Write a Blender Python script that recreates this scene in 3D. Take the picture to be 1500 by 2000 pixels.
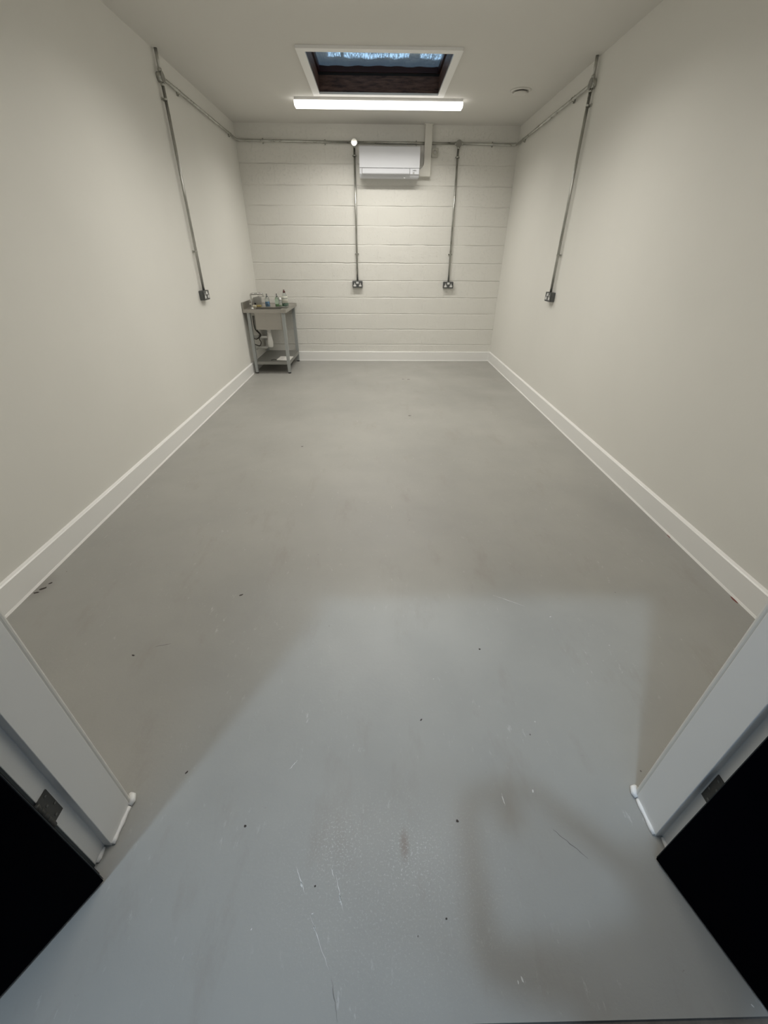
import bpy, bmesh, math, random
from mathutils import Vector, Matrix
random.seed(4)
scene = bpy.context.scene
for o in list(bpy.data.objects): bpy.data.objects.remove(o, do_unlink=True)
col = scene.collection

# ------------------------------------------------------------------ measured room (metres)
W, D, H = 3.6, 6.915, 2.832          # width, back wall, ceiling
F0, F1 = 0.455, 0.620                # front wall outer / inner face
JL, JR = 0.998, 2.598                # door opening
LINTEL = 2.10

# ------------------------------------------------------------------ camera
FPX, PITCH, YAW, ROLL, CX, CZ = 797.93, 0.56382, 0.02036, 0.0074, 1.77305, 1.46288
cy, sy, cp, sp = math.cos(YAW), math.sin(YAW), math.cos(PITCH), math.sin(PITCH)
fw = Vector((sy*cp, cy*cp, -sp)); rt = Vector((cy, -sy, 0)); up = rt.cross(fw)
r2 = rt*math.cos(ROLL) + up*math.sin(ROLL); u2 = -rt*math.sin(ROLL) + up*math.cos(ROLL)
cam_d = bpy.data.cameras.new('camera'); cam = bpy.data.objects.new('camera', cam_d); col.objects.link(cam)
cam_d.sensor_fit = 'VERTICAL'; cam_d.sensor_height = 24.0; cam_d.lens = FPX/2000*24.0
cam_d.clip_start = 0.02
M = Matrix.Identity(4)
for i in range(3):
    M[i][0], M[i][1], M[i][2] = r2[i], u2[i], -fw[i]
M.translation = Vector((CX, 0, CZ)); cam.matrix_world = M
scene.camera = cam

# ------------------------------------------------------------------ light and exposure
scene.view_settings.view_transform = 'Standard'; scene.view_settings.look = 'None'
scene.view_settings.gamma = 1.0; scene.view_settings.use_curve_mapping = False
scene.view_settings.exposure = 0.0
LAMP_COL, LAMP_E, LAMP_W = (1.0, 0.965, 0.895), 2.6, 27.0
DAY_COL = (0.58, 0.78, 1.0)
wd = bpy.data.worlds.new('overcast_sky'); scene.world = wd; wd.use_nodes = True
bg = wd.node_tree.nodes['Background']; bg.inputs[0].default_value = (0.60, 0.78, 1.0, 1); bg.inputs[1].default_value = 0.42
def skylight(name, p, aim, energy, sx, sy):       # gaps of daylight between the roofs of the yard outside
    l = bpy.data.lights.new(name, 'AREA'); l.shape = 'RECTANGLE'; l.size = sx; l.size_y = sy; l.energy = energy; l.color = DAY_COL
    o = bpy.data.objects.new(name, l); col.objects.link(o)
    o.location = p; o.rotation_euler = (Vector(aim)-Vector(p)).to_track_quat('-Z', 'Y').to_euler()
    return o
skylight('daylight', (-3.3, -8.6, 20.0), (1.8, 0.8, 0), 950, 1.0, 0.9)
skylight('daylight', (-2.0, -8.6, 20.0), (1.8, 0.8, 0), 640, 9.0, 1.2)

skylight('daylight', (1.8, 5.9, 9.0), (1.8, 5.2, 3.0), 260, 3.0, 3.0)  # lamp added above the rooflight to brighten the foil highlights

# ------------------------------------------------------------------ materials
def mat(name, colr, rough=0.6, metal=0.0, **k):
    m = bpy.data.materials.new(name); m.use_nodes = True
    nt = m.node_tree; b = nt.nodes['Principled BSDF']
    b.inputs['Base Color'].default_value = (*colr, 1); b.inputs['Roughness'].default_value = rough; b.inputs['Metallic'].default_value = metal
    for kk, vv in k.items():
        b.inputs[kk.replace('_', ' ')].default_value = vv
    return m
def N(m, t, **k):
    n = m.node_tree.nodes.new(t)
    for a, b in k.items():
        if a in n.inputs.keys(): n.inputs[a].default_value = b
        else: setattr(n, a, b)
    return n
def L(m, a, b): m.node_tree.links.new(a, b)
def bsdf(m): return m.node_tree.nodes['Principled BSDF']
def coords(m): return N(m, 'ShaderNodeTexCoord').outputs['Object']
def noise(m, vec, scale, detail=3.0, rough=0.5):
    n = N(m, 'ShaderNodeTexNoise', Scale=scale, Detail=detail, Roughness=rough); L(m, vec, n.inputs['Vector']); return n.outputs['Fac']
def math_(m, op, a, b=None, c=None):
    n = N(m, 'ShaderNodeMath', operation=op)
    for i, v in enumerate((a, b, c)):
        if v is None: continue
        if isinstance(v, (int, float)): n.inputs[i].default_value = v
        else: L(m, v, n.inputs[i])
    return n.outputs[0]
def ramp(m, fac, lo, hi, clo, chi):
    n = N(m, 'ShaderNodeValToRGB'); L(m, fac, n.inputs[0]); e = n.color_ramp.elements
    e[0].position, e[1].position = lo, hi; e[0].color = (*clo, 1); e[1].color = (*chi, 1); return n.outputs[0]
def bump(m, h, strength, dist):
    n = N(m, 'ShaderNodeBump', Strength=strength, Distance=dist); L(m, h, n.inputs['Height']); L(m, n.outputs[0], bsdf(m).inputs['Normal']); return n
def mixc(m, f, a, b):
    n = N(m, 'ShaderNodeMix', data_type='RGBA')
    for s, v in ((n.inputs[0], f), (n.inputs[6], a), (n.inputs[7], b)):
        if isinstance(v, tuple): s.default_value = (*v, 1)
        elif isinstance(v, (int, float)): s.default_value = v
        else: L(m, v, s)
    return n.outputs[2]

WALL = (0.80, 0.788, 0.742)
m_wall = mat('cream_wall_paint', WALL, 0.55)
v = coords(m_wall)
L(m_wall, ramp(m_wall, noise(m_wall, v, 1.3, 4), 0.3, 0.7, tuple(c*0.965 for c in WALL), WALL), bsdf(m_wall).inputs['Base Color'])
bump(m_wall, noise(m_wall, v, 60, 3), 0.12, 0.002)
m_ceil = mat('ceiling_paint', (0.70, 0.685, 0.645), 0.8)
bump(m_ceil, noise(m_ceil, coords(m_ceil), 40, 3), 0.1, 0.002)

# painted block wall: wavering bed joints every 222 mm, faint perpends, pitted faces
m_block = mat('painted_blockwork', WALL, 0.42)
v = coords(m_block); s = N(m_block, 'ShaderNodeSeparateXYZ'); L(m_block, v, s.inputs[0])
wob = math_(m_block, 'MULTIPLY', math_(m_block, 'SUBTRACT', noise(m_block, v, 5, 4), 0.5), 0.016)
zz = math_(m_block, 'ADD', s.outputs['Z'], wob)
row = math_(m_block, 'DIVIDE', math_(m_block, 'SUBTRACT', zz, 0.0205), 0.2205)
fr = math_(m_block, 'FRACT', row); fl = math_(m_block, 'FLOOR', row)
dz = math_(m_block, 'MULTIPLY', math_(m_block, 'MINIMUM', fr, math_(m_block, 'SUBTRACT', 1.0, fr)), 0.2205)
joint_h = N(m_block, 'ShaderNodeMapRange'); joint_h.inputs[1].default_value = 0.0; joint_h.inputs[2].default_value = 0.009; L(m_block, dz, joint_h.inputs[0])
colx = math_(m_block, 'ADD', math_(m_block, 'DIVIDE', math_(m_block, 'ADD', s.outputs['X'], wob), 0.45), math_(m_block, 'MULTIPLY', fl, 0.5))
fx = math_(m_block, 'FRACT', colx); dx = math_(m_block, 'MULTIPLY', math_(m_block, 'MINIMUM', fx, math_(m_block, 'SUBTRACT', 1.0, fx)), 0.45)
joint_v = N(m_block, 'ShaderNodeMapRange'); joint_v.inputs[1].default_value = 0.0; joint_v.inputs[2].default_value = 0.005; joint_v.inputs[3].default_value = 0.8; L(m_block, dx, joint_v.inputs[0])
gate = ramp(m_block, noise(m_block, v, 2.6, 3), 0.36, 0.56, (0.25,)*3, (1,)*3)     # joints filled with paint in places
jh = math_(m_block, 'SUBTRACT', 1.0, math_(m_block, 'MULTIPLY', math_(m_block, 'SUBTRACT', 1.0, joint_h.outputs[0]), gate))
hgt = math_(m_block, 'MINIMUM', jh, joint_v.outputs[0])
pit = ramp(m_block, noise(m_block, v, 38, 5, 0.7), 0.30, 0.46, (0,)*3, (1,)*3)
soft = noise(m_block, v, 9, 4)
tot = math_(m_block, 'ADD', hgt, math_(m_block, 'ADD', math_(m_block, 'MULTIPLY', pit, 0.28), math_(m_block, 'MULTIPLY', soft, 0.7)))
bump(m_block, tot, 0.85, 0.0075)
L(m_block, ramp(m_block, noise(m_block, v, 1.1, 3), 0.3, 0.7, tuple(c*0.975 for c in WALL), WALL), bsdf(m_block).inputs['Base Color'])

m_gloss = mat('white_gloss_timber', (0.87, 0.865, 0.845), 0.30)
bump(m_gloss, noise(m_gloss, coords(m_gloss), 25, 2), 0.08, 0.002)
m_bead = mat('white_sealant', (0.90, 0.89, 0.87), 0.35)

# painted concrete floor
m_floor = mat('grey_floor_paint', (0.3, 0.3, 0.29), 0.45)
v = coords(m_floor)
def blob(cx, cyy, rx, ry):
    mp = N(m_floor, 'ShaderNodeMapping'); mp.inputs['Location'].default_value = (-cx/rx, -cyy/ry, 0); mp.inputs['Scale'].default_value = (1/rx, 1/ry, 1)
    L(m_floor, v, mp.inputs[0]); ln = N(m_floor, 'ShaderNodeVectorMath', operation='LENGTH'); L(m_floor, mp.outputs[0], ln.inputs[0])
    r = N(m_floor, 'ShaderNodeMapRange', interpolation_type='SMOOTHSTEP'); r.inputs[1].default_value = 0.1; r.inputs[2].default_value = 1.0; r.inputs[3].default_value = 1.0; r.inputs[4].default_value = 0.0
    L(m_floor, ln.outputs['Value'], r.inputs[0]); return r.outputs[0]
blob_ = blob
big = noise(m_floor, v, 1.1, 5, 0.6)
c1 = ramp(m_floor, big, 0.3, 0.7, (0.330, 0.325, 0.305), (0.395, 0.388, 0.362))
st = N(m_floor, 'ShaderNodeMapping'); st.inputs['Scale'].default_value = (1, 0.35, 1); st.inputs['Rotation'].default_value = (0, 0, 0.25); L(m_floor, v, st.inputs[0])
scuff = ramp(m_floor, noise(m_floor, st.outputs[0], 42, 8, 0.75), 0.60, 0.66, (0,)*3, (1,)*3)
scz = ramp(m_floor, noise(m_floor, v, 3.1, 3), 0.46, 0.64, (0.08,)*3, (0.75,)*3)
c2 = mixc(m_floor, math_(m_floor, 'MULTIPLY', scuff, scz), c1, (0.52, 0.515, 0.50))
stain = ramp(m_floor, noise(m_floor, st.outputs[0], 5.5, 6, 0.7), 0.56, 0.72, (0,)*3, (0.45,)*3)
c2b = mixc(m_floor, stain, c2, (0.30, 0.275, 0.245))
st2 = N(m_floor, 'ShaderNodeMapping'); st2.inputs['Scale'].default_value = (0.5, 1, 1); st2.inputs['Rotation'].default_value = (0, 0, 0.9); L(m_floor, v, st2.inputs[0])
dsc = ramp(m_floor, noise(m_floor, st2.outputs[0], 34, 8, 0.78), 0.655, 0.70, (0,)*3, (0.6,)*3)
c2b = mixc(m_floor, dsc, c2b, (0.20, 0.19, 0.175))
c2b = mixc(m_floor, math_(m_floor, 'MULTIPLY', blob_(1.850, 0.490, 0.020, 0.055), 0.55), c2b, (0.22, 0.16, 0.12))
c2b = mixc(m_floor, math_(m_floor, 'MULTIPLY', blob_(0.03, 1.60, 0.10, 0.14), 0.35), c2b, (0.16, 0.14, 0.12))
# worn speckle patches inside the threshold
zone = math_(m_floor, 'MAXIMUM', blob(1.87, 0.46, 0.17, 0.16), math_(m_floor, 'MAXIMUM', blob(1.66, 0.49, 0.13, 0.15), math_(m_floor, 'MULTIPLY', blob(1.80, 0.42, 0.5, 0.34), 0.5)))
spk = ramp(m_floor, noise(m_floor, v, 165, 8, 0.8), 0.55, 0.60, (0,)*3, (1,)*3)
c3 = mixc(m_floor, math_(m_floor, 'MULTIPLY', math_(m_floor, 'MULTIPLY', spk, zone), 0.85), c2b, (0.62, 0.62, 0.61))
vo = N(m_floor, 'ShaderNodeTexVoronoi', Scale=9.0); L(m_floor, v, vo.inputs['Vector'])
dots = math_(m_floor, 'LESS_THAN', vo.outputs['Distance'], 0.028)
sel = N(m_floor, 'ShaderNodeSeparateColor'); L(m_floor, vo.outputs['Color'], sel.inputs[0])
darkd = math_(m_floor, 'MULTIPLY', dots, math_(m_floor, 'GREATER_THAN', sel.outputs[0], 0.72))
whited = math_(m_floor, 'MULTIPLY', dots, math_(m_floor, 'LESS_THAN', sel.outputs[0], 0.22))
c4 = mixc(m_floor, math_(m_floor, 'MULTIPLY', darkd, 0.7), c3, (0.10, 0.09, 0.08))
c5 = mixc(m_floor, math_(m_floor, 'MULTIPLY', whited, 0.6), c4, (0.6, 0.6, 0.58))
# bare edge to the right of the threshold where the paint has worn
L(m_floor, c5, bsdf(m_floor).inputs['Base Color'])
L(m_floor, ramp(m_floor, noise(m_floor, v, 2.3, 4), 0.3, 0.7, (0.36,)*3, (0.52,)*3), bsdf(m_floor).inputs['Roughness'])
hb = math_(m_floor, 'ADD', math_(m_floor, 'MULTIPLY', noise(m_floor, v, 90, 4, 0.6), 0.5), math_(m_floor, 'MULTIPLY', noise(m_floor, v, 7, 3), 1.2))
bump(m_floor, hb, 0.22, 0.003)

m_conc = mat('brown_concrete', (0.20, 0.175, 0.15), 0.85)
L(m_conc, ramp(m_conc, noise(m_conc, coords(m_conc), 14, 8, 0.7), 0.3, 0.7, (0.14, 0.12, 0.10), (0.25, 0.22, 0.19)), bsdf(m_conc).inputs['Base Color'])
bump(m_conc, noise(m_conc, coords(m_conc), 60, 6), 0.5, 0.004)

m_chip_d = mat('dark_chip', (0.055, 0.045, 0.04), 0.8)
m_chip_w = mat('pale_chip', (0.72, 0.72, 0.70), 0.7)
m_scr = mat('grey_scratch', (0.19, 0.18, 0.17), 0.8)
m_chip_r = mat('red_chip', (0.19, 0.05, 0.04), 0.7)
m_door = mat('dark_navy_paint', (0.0004, 0.0006, 0.0024), 0.7, Specular_IOR_Level=0.02)
m_doore = mat('dark_door_edge', (0.018, 0.026, 0.032), 0.5)
m_hinge = mat('blackened_steel', (0.075, 0.073, 0.065), 0.5, 0.25)
m_screw = mat('screw_steel', (0.16, 0.155, 0.145), 0.35, 0.6)
m_rec = mat('black_recess', (0.012, 0.012, 0.012), 0.7)

m_galv = mat('galvanised_steel', (0.50, 0.50, 0.47), 0.27, 1.0)
v = coords(m_galv)
L(m_galv, ramp(m_galv, noise(m_galv, v, 9, 3), 0.35, 0.65, (0.40, 0.40, 0.37), (0.54, 0.54, 0.51)), bsdf(m_galv).inputs['Base Color'])
L(m_galv, ramp(m_galv, noise(m_galv, v, 9, 3), 0.3, 0.7, (0.24,)*3, (0.38,)*3), bsdf(m_galv).inputs['Roughness'])
m_lid = mat('bright_zinc_lid', (0.78, 0.78, 0.74), 0.10, 1.0)
m_lid2 = mat('dull_zinc_lid', (0.30, 0.295, 0.27), 0.5, 0.7)
m_metalclad = mat('dark_grey_metalclad', (0.115, 0.12, 0.12), 0.45, 0.5)
m_plast = mat('white_plastic', (0.80, 0.80, 0.79), 0.35)
m_ac = mat('cool_white_plastic', (0.70, 0.715, 0.76), 0.4)
m_acg = mat('pale_grey_plastic', (0.52, 0.52, 0.52), 0.5)
m_trunk = mat('ivory_trunking', (0.70, 0.685, 0.63), 0.45)
m_iso = mat('greyed_plastic', (0.50, 0.49, 0.44), 0.5)
m_tag = mat('grey_tag', (0.42, 0.42, 0.42), 0.5)
m_gap_shade = mat('painted_gap_shade', (0.22, 0.22, 0.22), 0.6)
m_ink = mat('dark_lettering', (0.06, 0.06, 0.06), 0.5)

m_ss = mat('stainless_steel', (0.44, 0.42, 0.39), 0.33, 0.9)
v = coords(m_ss); mp = N(m_ss, 'ShaderNodeMapping'); mp.inputs['Scale'].default_value = (3, 90, 90); L(m_ss, v, mp.inputs[0])
L(m_ss, ramp(m_ss, noise(m_ss, mp.outputs[0], 4, 3), 0.3, 0.7, (0.27,)*3, (0.42,)*3), bsdf(m_ss).inputs['Roughness'])
m_leg = mat('galvanised_leg', (0.42, 0.44, 0.44), 0.45, 0.6)
m_shelf = mat('galvanised_shelf', (0.30, 0.30, 0.28), 0.5, 0.6)
m_chrome = mat('chrome', (0.62, 0.62, 0.60), 0.14, 1.0)
m_foot = mat('black_rubber', (0.02, 0.02, 0.02), 0.7)
m_pvc = mat('white_waste_plastic', (0.70, 0.69, 0.66), 0.4)
m_pvcg = mat('grey_white_waste_plastic', (0.52, 0.52, 0.49), 0.45)
m_hose = mat('dark_braided_hose', (0.035, 0.03, 0.025), 0.5)
m_paper = mat('off_white_paper', (0.72, 0.71, 0.67), 0.8)
m_box = mat('brushed_grey_metal', (0.40, 0.40, 0.385), 0.38, 0.85)
m_sp = mat('yellow_sponge', (0.48, 0.39, 0.17), 0.95)
bump(m_sp, noise(m_sp, coords(m_sp), 300, 2), 0.8, 0.002)
m_sp2 = mat('cream_sponge', (0.60, 0.55, 0.42), 0.95)
def clear(name, c, rough=0.08):
    return mat(name, c, rough, 0.0, Transmission_Weight=0.85, IOR=1.2)
m_clear = clear('clear_bottle_plastic', (0.80, 0.84, 0.82))
m_green_p = clear('pale_green_plastic', (0.66, 0.80, 0.68))
m_blue_l = mat('blue_liquid', (0.01, 0.16, 0.36), 0.25)
m_green_l = mat('light_green_liquid', (0.16, 0.32, 0.10), 0.3)
m_dgreen_l = mat('dark_green_liquid', (0.01, 0.13, 0.05), 0.3)
m_cap = mat('grey_pump_cap', (0.16, 0.17, 0.165), 0.4)
m_redcap = mat('dark_red_cap', (0.07, 0.015, 0.012), 0.4)
m_lab = mat('pale_label', (0.62, 0.62, 0.54), 0.6)

m_wood = mat('dark_stained_timber', (0.05, 0.022, 0.016), 0.45)
v = coords(m_wood); mp = N(m_wood, 'ShaderNodeMapping'); mp.inputs['Scale'].default_value = (1.5, 1.5, 9); L(m_wood, v, mp.inputs[0])
L(m_wood, ramp(m_wood, noise(m_wood, mp.outputs[0], 5, 6, 0.65), 0.35, 0.7, (0.036, 0.015, 0.011), (0.17, 0.095, 0.068)), bsdf(m_wood).inputs['Base Color'])
m_sash = mat('dark_maroon_sash', (0.030, 0.008, 0.008), 0.4)
m_foil = mat('crinkled_silver_foil', (0.50, 0.57, 0.62), 0.24, 1.0)
v = coords(m_foil); mp = N(m_foil, 'ShaderNodeMapping'); mp.inputs['Scale'].default_value = (26, 4, 4); L(m_foil, v, mp.inputs[0])
mp2 = N(m_foil, 'ShaderNodeMapping'); mp2.inputs['Scale'].default_value = (3, 2, 2); L(m_foil, v, mp2.inputs[0])
cr = noise(m_foil, mp.outputs[0], 3.2, 5, 0.65)
hf = math_(m_foil, 'ADD', cr, math_(m_foil, 'MULTIPLY', noise(m_foil, mp2.outputs[0], 2.0, 3), 1.5))
bump(m_foil, hf, 0.9, 0.012)
tl = N(m_foil, 'ShaderNodeBsdfTranslucent'); tl.inputs[0].default_value = (0.70, 0.84, 0.93, 1)
mixs = N(m_foil, 'ShaderNodeMixShader')                      # bright highlights put into a translucency mask, taped joints left out
sp = N(m_foil, 'ShaderNodeSeparateXYZ'); L(m_foil, v, sp.inputs[0])
def band(src, a, b, w):
    n1 = N(m_foil, 'ShaderNodeMapRange', interpolation_type='SMOOTHSTEP'); n1.inputs[1].default_value = a-w; n1.inputs[2].default_value = a+w; L(m_foil, src, n1.inputs[0])
    n2 = N(m_foil, 'ShaderNodeMapRange', interpolation_type='SMOOTHSTEP'); n2.inputs[1].default_value = b-w; n2.inputs[2].default_value = b+w; L(m_foil, src, n2.inputs[0])
    return math_(m_foil, 'MULTIPLY', n1.outputs[0], math_(m_foil, 'SUBTRACT', 1.0, n2.outputs[0]))
wy = math_(m_foil, 'ADD', sp.outputs['Y'], math_(m_foil, 'MULTIPLY', math_(m_foil, 'SUBTRACT', noise(m_foil, mp2.outputs[0], 2.5, 4), 0.5), -0.16))
highlight_band = band(wy, 5.385, 5.50, 0.035)
tape = math_(m_foil, 'MAXIMUM', band(sp.outputs['X'], 1.450, 1.478, 0.004), math_(m_foil, 'MAXIMUM', band(sp.outputs['X'], 2.085, 2.19, 0.008), band(sp.outputs['X'], 1.20, 1.335, 0.02)))
fine = ramp(m_foil, cr, 0.42, 0.60, (0.15,)*3, (1,)*3)
highlight_mask = math_(m_foil, 'MULTIPLY', math_(m_foil, 'MULTIPLY', highlight_band, fine), math_(m_foil, 'SUBTRACT', 1.0, tape))
L(m_foil, math_(m_foil, 'MULTIPLY_ADD', highlight_mask, 0.93, 0.07), mixs.inputs[0])
out = m_foil.node_tree.nodes['Material Output']
L(m_foil, bsdf(m_foil).outputs[0], mixs.inputs[1]); L(m_foil, tl.outputs[0], mixs.inputs[2]); L(m_foil, mixs.outputs[0], out.inputs['Surface'])

def emis(name, c, e):
    m = mat(name, (0.8, 0.8, 0.8), 0.4); b = bsdf(m)
    b.inputs['Emission Color'].default_value = (*c, 1); b.inputs['Emission Strength'].default_value = e; return m
m_lens = emis('lit_opal_diffuser', LAMP_COL, LAMP_E)

# ------------------------------------------------------------------ mesh helpers
class MB:
    def __init__(s): s.bm = bmesh.new(); s.mats = []
    def _mi(s, m):
        if m is None: return 0
        if m not in s.mats: s.mats.append(m)
        return s.mats.index(m)
    def box(s, x0, x1, y0, y1, z0, z1, m=None, mtx=None):
        p = [(x, y, z) for x in (x0, x1) for y in (y0, y1) for z in (z0, z1)]
        vs = [s.bm.verts.new((mtx @ Vector(q)) if mtx else q) for q in p]
        for f in ((0, 1, 3, 2), (4, 6, 7, 5), (0, 4, 5, 1), (2, 3, 7, 6), (0, 2, 6, 4), (1, 5, 7, 3)):
            fc = s.bm.faces.new([vs[i] for i in f]); fc.material_index = s._mi(m)
        return s
    def prism(s, pts, axis, a, b, m=None):          # outline extruded along an axis
        def mk(p, t):
            q = list(p); q.insert(axis, t); return q
        A = [s.bm.verts.new(mk(p, a)) for p in pts]; B = [s.bm.verts.new(mk(p, b)) for p in pts]
        n = len(pts); mi = s._mi(m)
        for f in [A, B[::-1]] + [[A[i], B[i], B[(i+1) % n], A[(i+1) % n]] for i in range(n)]:
            s.bm.faces.new(f).material_index = mi
        return s
    def tube(s, path, r, seg=14, m=None, cap=True):
        path = [Vector(p) for p in path]; rs = r if isinstance(r, (list, tuple)) else [r]*len(path)
        t0 = (path[1]-path[0]).normalized(); n = t0.orthogonal().normalized(); rings = []; mi = s._mi(m)
        for i, p in enumerate(path):
            if i == 0: t = t0
            elif i == len(path)-1: t = (path[i]-path[i-1]).normalized()
            else: t = ((path[i]-path[i-1]).normalized() + (path[i+1]-path[i]).normalized()).normalized()
            n = (n - t*n.dot(t)).normalized(); b = t.cross(n)
            rings.append([s.bm.verts.new(p + (n*math.cos(a) + b*math.sin(a))*rs[i]) for a in [2*math.pi*k/seg for k in range(seg)]])
        for a, b in zip(rings, rings[1:]):
            for k in range(seg):
                f = s.bm.faces.new((a[k], a[(k+1) % seg], b[(k+1) % seg], b[k])); f.smooth = True; f.material_index = mi
        if cap:
            s.bm.faces.new(rings[0][::-1]).material_index = mi; s.bm.faces.new(rings[-1]).material_index = mi
        return s
    def lathe(s, prof, c, axis=(0, 0, 1), seg=28, m=None, sx=1.0, sy_=1.0, smooth=True):   # prof: (radius, height)
        ax = Vector(axis).normalized(); q = Vector((0, 0, 1)).rotation_difference(ax); rings = []; mi = s._mi(m); c = Vector(c)
        for r, h in prof:
            if r < 1e-6: rings.append([s.bm.verts.new(c + q @ Vector((0, 0, h)))])
            else: rings.append([s.bm.verts.new(c + q @ Vector((r*sx*math.cos(2*math.pi*k/seg), r*sy_*math.sin(2*math.pi*k/seg), h))) for k in range(seg)])
        for a, b in zip(rings, rings[1:]):
            for k in range(seg):
                k2 = (k+1) % seg
                if len(a) == 1 and len(b) == 1: continue
                if len(a) == 1: vv = (a[0], b[k2], b[k])
                elif len(b) == 1: vv = (a[k], a[k2], b[0])
                else: vv = (a[k], a[k2], b[k2], b[k])
                f = s.bm.faces.new(vv); f.smooth = smooth; f.material_index = mi
        for rg, rev in ((rings[0], True), (rings[-1], False)):
            if len(rg) > 2: s.bm.faces.new(rg[::-1] if rev else rg).material_index = mi
        return s
    def build(s, name, m, parent=None, bevel=0.0, seg=2, loc=None, smooth=False):
        bmesh.ops.recalc_face_normals(s.bm, faces=s.bm.faces[:])
        me = bpy.data.meshes.new(name); s.bm.to_mesh(me); s.bm.free()
        for mm in (s.mats if s.mats else [m]): me.materials.append(mm)
        o = bpy.data.objects.new(name, me); col.objects.link(o)
        if loc is not None:
            me.transform(Matrix.Translation(-Vector(loc))); o.location = loc
        if parent is not None:
            o.parent = parent
            if parent.type == 'EMPTY' or True:
                o.matrix_parent_inverse = Matrix.Identity(4)
                o.location = Vector(o.location) - world_loc(parent)
        if smooth:
            for p in me.polygons: p.use_smooth = True
        if bevel:
            b = o.modifiers.new('bevel', 'BEVEL'); b.width = bevel; b.segments = seg; b.limit_method = 'ANGLE'; b.angle_limit = math.radians(40)
        return o
def world_loc(o):
    v = Vector((0, 0, 0))
    while o is not None: v = v + Vector(o.location); o = o.parent
    return v
def tag(o, label=None, cat=None, group=None, kind=None):
    if label: o['label'] = label
    if cat: o['category'] = cat
    if group: o['group'] = group
    if kind: o['kind'] = kind
    return o
def thing(name, loc, label, cat, group=None):
    o = bpy.data.objects.new(name, None); col.objects.link(o); o.location = loc; o.empty_display_size = 0.05
    return tag(o, label, cat, group)
def struct(name, mb, m, label=None, **k):
    return tag(mb.build(name, m, **k), label, None, None, 'structure')
def part(mb, name, m, parent, **k): return mb.build(name, m, parent, **k)
def arc_path(pts, rad, n=8):                       # polyline with filleted corners
    pts = [Vector(p) for p in pts]; out = [pts[0]]
    for i in range(1, len(pts)-1):
        a = (pts[i-1]-pts[i]).normalized(); b = (pts[i+1]-pts[i]).normalized()
        p0 = pts[i]+a*rad; p1 = pts[i]+b*rad
        for k in range(n+1):
            t = k/n; out.append(p0*(1-t)**2 + pts[i]*2*t*(1-t) + p1*t*t)
    out.append(pts[-1]); return out

# ================================================================== THE SETTING
floor = struct('floor', MB().box(-0.8, 4.4, 0.158, D+0.2, -0.12, 0), m_floor, 'grey painted concrete floor with scuffs and small chips')
struct('floor_outside', MB().box(-6, 9, -9, 0.158, -0.2, -0.006), m_conc, 'brown bare concrete strip beyond the painted threshold')
T = 0.15
struct('wall_left', MB().box(-T, 0, F0, D, 0, H), m_wall, 'smooth cream wall on the left carrying one socket drop')
struct('wall_right', MB().box(W, W+T, F0, D, 0, H), m_wall, 'smooth cream wall on the right carrying one socket drop')
struct('wall_back', MB().box(-T, W+T, D, D+T, 0, H), m_block, 'cream painted blockwork wall at the far end')
g_ = F1-0.016
fwall = MB().box(0, JL-0.036, F0, F1, 0, H).box(JR+0.036, W, F0, F1, 0, H).box(JL-0.036, JR+0.036, F0, F1, LINTEL, H).box(JL-0.036, JL-0.002, g_, F1, 0, LINTEL).box(JR+0.002, JR+0.036, g_, F1, 0, LINTEL)
m_brick = mat('sky_block_brick', (0.07, 0.06, 0.055), 0.9)
L(m_brick, ramp(m_brick, noise(m_brick, coords(m_brick), 6, 5), 0.3, 0.7, (0.05, 0.045, 0.04), (0.10, 0.085, 0.075)), bsdf(m_brick).inputs['Base Color'])
struct('wall_sky_block', MB().box(-9, 13, -5.2, -4.8, -0.1, 5.5), m_brick, 'unseen dark wall across the yard, added to block low sky')  # unseen wall added to keep low sky light off the doorway
struct('wall_front', fwall, m_wall, 'cream wall either side of the doorway', bevel=0.006)
# ceiling with the rooflight opening
ox0, ox1, oy0, oy1 = 1.213, 2.402, 4.697, 5.712
g = 0.012
cl = MB()
for a in ((-T, ox0-g, F0, D+T), (ox1+g, W+T, F0, D+T), (ox0-g, ox1+g, F0, oy0-g), (ox0-g, ox1+g, oy1+g, D+T)):
    cl.box(a[0], a[1], a[2], a[3], H, H+0.10)
struct('ceiling', cl, m_ceil, 'off-white plain ceiling with a rooflight opening')

BH, BT = 0.137, 0.018
def skirt_profile(bt=BT, bh=BH): return [(0, 0), (bt, 0), (bt, bh-0.006), (bt-0.006, bh), (0, bh)]
bl = MB().prism([(p[0], p[1]) for p in skirt_profile()], 1, F1, D-BT)
o = struct('baseboard_left', bl, m_gloss, 'white skirting board along the left wall')
part(MB().prism([(BT, 0), (BT+0.007, 0), (BT+0.002, 0.010), (BT, 0.010)], 1, F1, D-BT), 'sealant_bead', m_bead, o)
part(MB().prism([(0, BH), (BT*0.55, BH), (0, BH+0.006)], 1, F1, D), 'caulk_line', m_bead, o)
br = MB().prism([(W-p[0], p[1]) for p in skirt_profile()], 1, F1, D-BT)
o = struct('baseboard_right', br, m_gloss, 'white skirting board along the right wall')
part(MB().prism([(W-BT, 0), (W-BT-0.007, 0), (W-BT-0.002, 0.010), (W-BT, 0.010)], 1, F1, D-BT), 'sealant_bead', m_bead, o)
part(MB().prism([(W, BH), (W-BT*0.55, BH), (W, BH+0.006)], 1, F1, D), 'caulk_line', m_bead, o)
bb = MB().prism([(D-p[0], p[1]) for p in skirt_profile()], 0, 0, W)
o = struct('baseboard_back', bb, m_gloss, 'white skirting board along the block wall')
part(MB().prism([(D-BT, 0), (D-BT-0.006, 0), (D-BT-0.002, 0.009), (D-BT, 0.009)], 0, BT, W-BT), 'sealant_bead', m_bead, o)
fbm = MB()
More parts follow.
